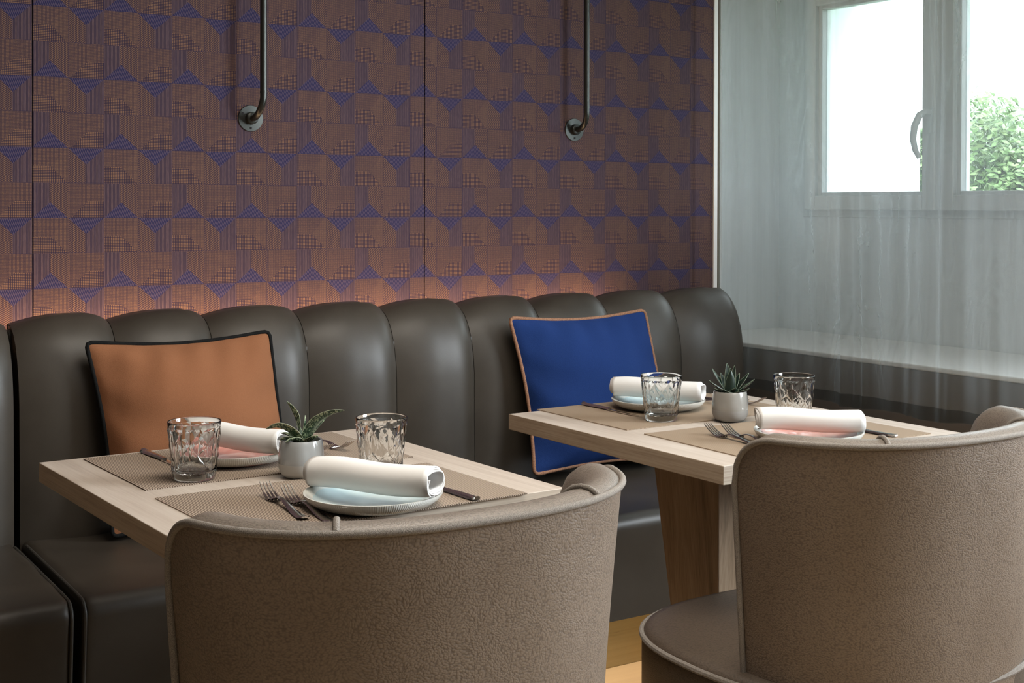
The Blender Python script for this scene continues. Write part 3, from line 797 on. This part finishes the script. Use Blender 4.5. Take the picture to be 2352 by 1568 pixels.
# ------------------------------------------------------------------ potted succulents
def pot(loc, name, label, m1, m2):
    root = empty(name, (*loc, ZM if name == 'potted_haworthia' else TZ+.0004), 0, label, 'plant')
    g = G(); g.lathe([(0, 0), (.025, 0), (.0295, .0015), (.0355, .0075), (.0386, .0155), (.0394, .0245)], 56)
    g.obj('pot_base', m2, root)['label'] = 'matte lower band of the pot'
    g = G(); g.lathe([(.0393, .0245), (.0396, .028), (.0394, .035), (.0386, .045), (.0371, .055), (.0358, .0625), (.0350, .0642), (.0325, .0635), (.0322, .060), (.0345, .045), (.034, .030), (.02, .02), (0, .018)], 56)
    g.obj('pot_body', m1, root)
    g = G(); g.lathe([(0, .056), (.02, .057), (.0335, .055)], 32); g.obj('soil', MAT['soil'], root)
    return root
def leaf(pts, widths, th, mat, root, name='leaf', edge=None, roll=0.0):
    """fleshy leaf: centre line pts, half widths; keeled section"""
    P = [Vector(p) for p in pts]
    # resample smoothly
    def cr(t):
        n = len(P)-1; x = t*n; i = min(int(x), n-1); u = x-i
        p0, p1, p2, p3 = P[max(0, i-1)], P[i], P[i+1], P[min(n, i+2)]
        return .5*((2*p1)+(p2-p0)*u+(2*p0-5*p1+4*p2-p3)*u*u+(3*p1-p0-3*p2+p3)*u**3)
    N = 18; rows = []; eL, eR = [], []
    for k in range(N+1):
        t = k/N; c = cr(t); d = (cr(min(1, t+.02))-cr(max(0, t-.02))).normalized()
        side = d.cross(Vector((0, 0, 1)))
        if side.length < .05: side = Vector((1, 0, 0))
        side.normalize()
        if roll: side = Matrix.Rotation(roll, 3, d) @ side
        up = side.cross(d).normalized()
        x = t*(len(widths)-1); i = min(int(x), len(widths)-2); w = widths[i]*(1-(x-i))+widths[i+1]*(x-i)
        sec = [(-1, .12), (-.5, -.02), (0, -.10), (.5, -.02), (1, .12), (.6, -.55), (0, -1.0), (-.6, -.55)]
        hh = th*(w/max(widths))**.7
        rows.append([tuple(c+side*(a*w)+up*(b*hh)) for a, b in sec])
        eL.append(tuple(c+side*(-1.0*w)+up*(.12*hh))); eR.append(tuple(c+side*(1.0*w)+up*(.12*hh)))
    g = G(); g.grid(rows, closed_u=True)
    m = len(g.v); g.f.append(tuple(range(8))); g.mi.append(0)
    o = g.obj(name, mat, root, angle=70)
    if edge is not None:
        g = G(); g.tube(eL, .0004, 5); g.tube(eR, .0004, 5); g.obj('leaf_edge', edge, o)
    return o
cr_, cu_ = r_, Vector((0, 0, 1)); cf = Vector((f_.x, f_.y, 0)).normalized(); rr_ = Vector((cf.y, -cf.x, 0))
def L3(r, u, f): return tuple(rr_*r+cu_*u+cf*f)   # offsets seen from the dining side of the pot
p1 = pot((.9165, 2.121), 'potted_gasteria', 'grey pot with a spotted tongue leaved succulent on the left table', MAT['pot'], MAT['pot_matte'])
LW = [.008, .0110, .0118, .0115, .0098, .006, .0004]
leaf([L3(.000, .056, 0), L3(.012, .078, .0), L3(.028, .098, -.004), L3(.052, .111, -.008), L3(.075, .115, -.010)], LW, .005, MAT['leaf_spot'], p1, edge=MAT['leaf_edge'], roll=-.55)
leaf([L3(.000, .056, 0), L3(-.010, .074, -.004), L3(-.026, .086, -.008), L3(-.042, .089, -.010), L3(-.058, .083, -.012)], LW, .005, MAT['leaf_spot'], p1, edge=MAT['leaf_edge'], roll=.55)
leaf([L3(.0, .056, .004), L3(-.003, .078, .008), L3(-.008, .098, .010), L3(-.016, .114, .010), L3(-.026, .127, .008)], [.007, .010, .0105, .0098, .008, .0045, .0003], .005, MAT['leaf_spot'], p1, edge=MAT['leaf_edge'], roll=.7)
leaf([L3(.006, .056, .006), L3(.016, .074, .012), L3(.030, .090, .016), L3(.042, .102, .018)], [.006, .007, .006, .005, .0003], .0045, MAT['leaf_spot'], p1, edge=MAT['leaf_edge'], roll=-.5)
leaf([L3(.002, .056, .004), L3(.003, .078, .004), L3(.005, .092, .004), L3(.006, .104, .004)], [.004, .004, .003, .0003], .003, MAT['leaf_spot'], p1, edge=MAT['leaf_edge'])
leaf([L3(-.002, .056, -.006), L3(-.012, .067, -.014), L3(-.024, .069, -.018), L3(-.034, .066, -.020)], [.006, .008, .0075, .006, .0003], .004, MAT['leaf_spot'], p1, edge=MAT['leaf_edge'], roll=.4)
leaf([L3(.002, .056, -.006), L3(-.004, .068, -.020), L3(-.012, .070, -.028), L3(-.022, .064, -.033)], [.006, .008, .0075, .006, .0003], .004, MAT['leaf_spot'], p1, edge=MAT['leaf_edge'], roll=.2)
leaf([L3(.004, .056, -.002), L3(.014, .064, -.010), L3(.024, .070, -.014), L3(.031, .072, -.014)], [.006, .007, .006, .005, .0003], .004, MAT['leaf_spot'], p1, edge=MAT['leaf_edge'], roll=-.4)
leaf([L3(-.002, .056, .004), L3(-.016, .066, .010), L3(-.028, .072, .012), L3(-.037, .072, .012)], [.006, .007, .006, .005, .0003], .004, MAT['leaf_spot'], p1, edge=MAT['leaf_edge'])
p2 = pot((1.938, 2.172), 'potted_haworthia', 'grey pot with a dark pointed rosette succulent on the right table', MAT['potg'], MAT['pot_matteg'])
def rl(az, out, h, w, mid=.55):
    a = math.radians(az); dx, dy = cos(a), sin(a)
    q = lambda s, z: L3(dx*s, z, dy*s)
    w *= 1.3
    leaf([q(.002, .054), q(out*.45, .054+(h-.054)*.45), q(out*.8, .054+(h-.054)*.78), q(out, h)], [w*.7, w, w*.85, w*.6, w*.3, .0003], .0055, MAT['leaf_dark'], p2, edge=MAT['leaf_edge_dim'])
for az, out, h, w in ((172, .046, .086, .0085), (200, .040, .072, .009), (150, .042, .110, .008), (100, .022, .121, .008), (60, .026, .116, .007), (25, .048, .100, .0085), (355, .052, .090, .0085), (330, .044, .072, .009),
                      (285, .030, .074, .010), (255, .034, .066, .010), (305, .036, .068, .010), (225, .040, .074, .009), (270, .008, .110, .0095), (80, .012, .112, .006), (40, .03, .10, .008), (125, .03, .10, .008)):
    rl(az, out, h, w)

# ------------------------------------------------------------------ cutlery
def cut_profile(g, path, half, th, mi=0):
    """flat bar swept along y: path [(y, z)], half widths"""
    rows = []
    for k, ((y, z), w) in enumerate(zip(path, half)):
        rows.append([(-w, y, z+th*.2), (-w*.75, y, z+th*.8), (0, y, z+th), (w*.75, y, z+th*.8), (w, y, z+th*.2), (w*.7, y, z), (-w*.7, y, z)])
    g.grid(rows, closed_u=True); m = 7; k = len(g.v)
    g.f.append(tuple(range(k-m*len(rows), k-m*len(rows)+m))[::-1]); g.mi.append(mi); g.f.append(tuple(range(k-m, k))); g.mi.append(mi)
def fork():
    g = G()   # handle end at y=0, tines towards +y
    hp = [(0, .0035), (.004, .0030), (.02, .0012), (.05, .0015), (.08, .0050), (.105, .0090), (.120, .0098), (.130, .0080), (.142, .0040), (.150, .0020)]
    hw = [.0055, .0090, .0088, .0068, .0050, .0038, .0036, .0045, .0090, .0118]
    cut_profile(g, hp, hw, .0026)
    g.v = [(x, y, z) for x, y, z in g.v]
    root = None
    h = G(); h.v, h.f, h.mi = g.v, g.f, g.mi
    t = G()
    for i in range(4):
        x0 = -.0093+.0062*i; x1 = -.0080+.00533*i
        rows = []
        for k in range(11):
            s = k/10; y = .148+.052*s; z = .0022+.0195*s**1.9-.0006; x = x0+(x1-x0)*s; w = .0019*(1-.55*s**3); d = .0020*(1-.5*s)
            rows.append([(x-w, y, z), (x-w*.6, y, z+d), (x+w*.6, y, z+d), (x+w, y, z), (x, y, z-d*.4)])
        t.grid(rows, closed_u=True); k = len(t.v); t.f.append(tuple(range(k-5, k))); t.mi.append(0)
    return h, t
def place_fork(a, b, label, roll=0):
    """a = handle end (x, y), b = tine tips"""
    a, b = Vector(a), Vector(b); d = b-a; ang = math.atan2(d.y, d.x)-pi/2
    return (a.x, a.y, ZM), ang
fh, ft = fork()
froot = empty('fork', (0, 0, 0), 0, '', 'fork', 'steel forks')
fh.obj('handle', MAT['metal'], froot); ft.obj('tines', MAT['metal'], froot)
FORKS = [((.789, 1.812), (.806, 2.012), 0.0, 'left of the two steel forks on the near placemat of the left table'),
         ((.814, 1.768), (.824, 1.970), 0.0, 'right of the two steel forks on the near placemat of the left table'),
         ((.992, 2.455), (1.038, 2.250), .0, 'steel fork beside the spotted succulent, its tines nearest the pot'),
         ((1.046, 2.465), (1.082, 2.262), 0.0, 'steel fork behind the spotted succulent, its tines nearer the right tumbler'),
         ((1.768, 1.868), (1.784, 2.072), 0.0, 'left of the two steel forks on the near placemat of the right table'),
         ((1.793, 1.850), (1.813, 2.054), 0.0, 'right of the two steel forks on the near placemat of the right table'),
         ((2.055, 2.475), (2.085, 2.275), 0.0, 'steel fork behind the rosette succulent, nearer the back plate'),
         ((2.105, 2.475), (2.140, 2.272), 0.0, 'steel fork behind the rosette succulent, nearer the curtain')]
for i, (a, b, z, lab) in enumerate(FORKS):
    loc, ang = place_fork(a, b, lab)
    o = froot if i == 0 else copy_tree(froot)
    o.location = loc; o.rotation_euler = (0, 0, ang); o['label'] = lab
kroot = empty('table_knife', (0, 0, 0), 0, '', 'knife', 'steel knives')
g = G(); cut_profile(g, [(0, .0022), (.003, .001), (.02, .0006), (.06, .0010), (.09, .0012), (.100, .0010), (.106, .0012)], [.0055, .0085, .0085, .0068, .0055, .0060, .0050], .0055)
g.obj('handle', MAT['metal'], kroot)
g = G(); rows = []
for k in range(13):
    s = k/12; y = .104+.112*s; wl = .0065+.0015*sin(s*pi); wr_ = .0058*(1-s**4); 
    rows.append([(-wl*(1-s**7), y, .0012), (-wl*(1-s**7)*.2, y, .0030), (wr_, y, .0026), (wr_, y, .0010)])
g.grid(rows, closed_u=True); g.f.append((0, 1, 2, 3)); g.mi.append(0)
g.obj('blade', MAT['metal'], kroot)
KN = [((1.070, 1.788), (1.050, 2.000), 'steel knife right of the pale blue plate on the near side of the left table'),
      ((.752, 2.478), (.764, 2.270), 'steel knife beside the tumbler in front of the orange cushion'),
      ((2.078, 1.832), (2.060, 2.040), 'steel knife right of the rose plate on the near side of the right table'),
      ((1.801, 2.528), (1.798, 2.316), 'steel knife left of the plate in front of the blue cushion')]
for i, (a, b, lab) in enumerate(KN):
    loc, ang = place_fork(a, b, lab)
    o = kroot if i == 0 else copy_tree(kroot)
    o.location = loc; o.rotation_euler = (0, 0, ang); o['label'] = lab

# ------------------------------------------------------------------ tub chairs
def sup(t, a, b, n):
    """superellipse point; t=0 is the middle of the back (towards -y), +-pi/2 the sides"""
    c, s = cos(t), sin(t)
    return (math.copysign(abs(s)**(2/n), s)*a, -abs(c)**(2/n)*b if c >= 0 else abs(c)**(2/n)*b)
A_, B_, N_ = .310, .255, 2.35
def plan(n=160, tmax=math.radians(90)):
    pts = [Vector(sup(-tmax+2*tmax*k/(n*6), A_, B_, N_)) for k in range(n*6+1)]
    # equal arc length
    L = [0]
    for p, q in zip(pts, pts[1:]): L.append(L[-1]+(q-p).length)
    out = []; j = 0
    for k in range(n+1):
        d = L[-1]*k/n
        while j < len(L)-2 and L[j+1] < d: j += 1
        u = (d-L[j])/max(1e-9, L[j+1]-L[j]); out.append(pts[j].lerp(pts[j+1], u))
    return out, L[-1]
def chair():
    root = empty('tub_chair', (0, 0, 0), 0, '', 'chair', 'tub chairs')
    n = 120; pl, L = plan(n); ZT, ZB = .840, .36; RC = .085
    nor = []
    for k in range(n+1):
        t = (pl[min(n, k+1)]-pl[max(0, k-1)]).normalized(); nor.append(Vector((-t.y, t.x)))   # points inward
    if nor[n//2].y < 0: nor = [-v for v in nor]
    def top(k):
        s = abs(k/n-.5)*L; e = L/2-s
        return ZT-.0 - (RC-math.sqrt(max(0, RC*RC-(RC-e)**2)) if e < RC else 0)
    def taper(z): return 1-.22*max(0, (ZT-z))
    # sample positions denser at ends
    def P(k, off, z):
        p = pl[k]+nor[k]*off; tp = taper(z); return (p.x*tp, (p.y)*tp, z)
    g = G(); rows = []
    for k in range(n+1):
        zt = top(k); rows.append([P(k, .0+.004*sin(pi*j/14), ZB+(zt-ZB)*j/14) for j in range(15)])
    g.grid(rows); g.obj('outer_shell', MAT['chair_out'], root, angle=60)
    g = G(); rows = []
    for k in range(n+1):
        zt = top(k); e = min(k, n-k)/n*L; f = min(1, .32+e/.06*.68) if e < .06 else 1
        f = .45+.55*math.sqrt(max(0, 1-(1-min(1, e/.05))**2))
        T = .060*f
        sec = [(0, 0), (.006, .003), (.016, .0080), (.030, .0100), (.044, .0075), (.058, .000), (.066, -.015), (.070, -.035), (.070, -.07), (.066, -.12), (.060, -.2), (.056, -.30), (.056, -.36)]
        row = []
        for o_, dz in sec:
            z = zt+dz*f if dz > -.1 else zt+dz
            if z < ZB: z = ZB+.0
            row.append(P(k, o_/.07*T, z))
        rows.append(row)
    g.grid(rows, flip=True)
    # close both arm ends
    for k, fl in ((0, False), (n, True)):
        zt = top(k); a = rows[k]; b = [P(k, 0, p[2]) for p in a]
        g.grid([b, a], flip=fl)
    g.obj('inner_padding', MAT['chair_in'], root, angle=60)
    # cord around the outer edge: up one arm end, over the top, down the other
    pts = [P(0, -.001, ZB+(top(0)-ZB)*j/10) for j in range(10)]+[P(k, -.001, top(k)+.001) for k in range(n+1)]+[P(n, -.001, top(n)-(top(n)-ZB)*j/10) for j in range(1, 11)]
    g = G(); g.tube(pts, .0050, 10); g.obj('edge_piping', MAT['chair_pipe'], root)
    # two short cords across the padding
    for kk in (int(n*.5-.19/L*n), int(n*.5+.19/L*n)):
        pts = [P(kk, o_, top(kk)+dz+.0012) for o_, dz in [(o__*.060/.070, z__) for o__, z__ in [(.003, .002), (.010, .006), (.018, .0095), (.032, .0108), (.046, .0078), (.059, .000), (.067, -.015), (.071, -.037), (.071, -.07), (.067, -.12), (.061, -.2), (.057, -.30)]]]
        g = G(); g.tube(pts, .0040, 10); g.obj('seam_piping', MAT['chair_pipe'], root)
    # seat cushion
    def ring(sx, z, n_=72, fy=1.0):
        out = []
        for k in range(n_):
            t = 2*pi*k/n_; c, s = cos(t), sin(t)
            x = math.copysign(abs(s)**.72, s)*.322*sx*(1-.08*max(0, c)); y = -math.copysign(abs(c)**.72, c)*.30*sx*(1 if c > 0 else 1.0)
            out.append((x, y+.075, z))
        return out
    g = G(); prof = [(.95, .30), (.985, .31), (1.0, .33), (1.0, .425), (.992, .438), (.975, .446), (.93, .448), (.8, .452), (.5, .455), (.2, .456), (.01, .456)]
    g.grid([ring(s, z) for s, z in prof], closed_u=True); 
    g.obj('seat', MAT['chair_seat'], root, angle=60)
    g = G(); g.tube(ring(1.0, .436), .0055, 8, closed=True); g.obj('seat_piping', MAT['chair_pipe'], root)
    # frame and legs
    g = G(); g.lathe([(0, .28), (.24, .28), (.25, .29), (.25, .31), (0, .31)], 40, (0, .07, 0)); g.obj('seat_frame', MAT['bronze'], root)
    for sx, sy in ((-1, -1), (1, -1), (-1, 1), (1, 1)):
        g = G(); g.tube([(.20*sx, .05+.19*sy, .30), (.235*sx, .05+.23*sy, .0)], [.017, .011], 12); g.obj('leg', MAT['wood_leg'], root)
    return root
c1 = chair(); c1.location = (.816, 1.582, 0); c1['label'] = 'taupe leather tub chair with woven piping, pushed up to the left table'
c2 = dup(c1, (1.765, 1.625, 0), 0, 'taupe leather tub chair cut off by the right edge, its seat showing')
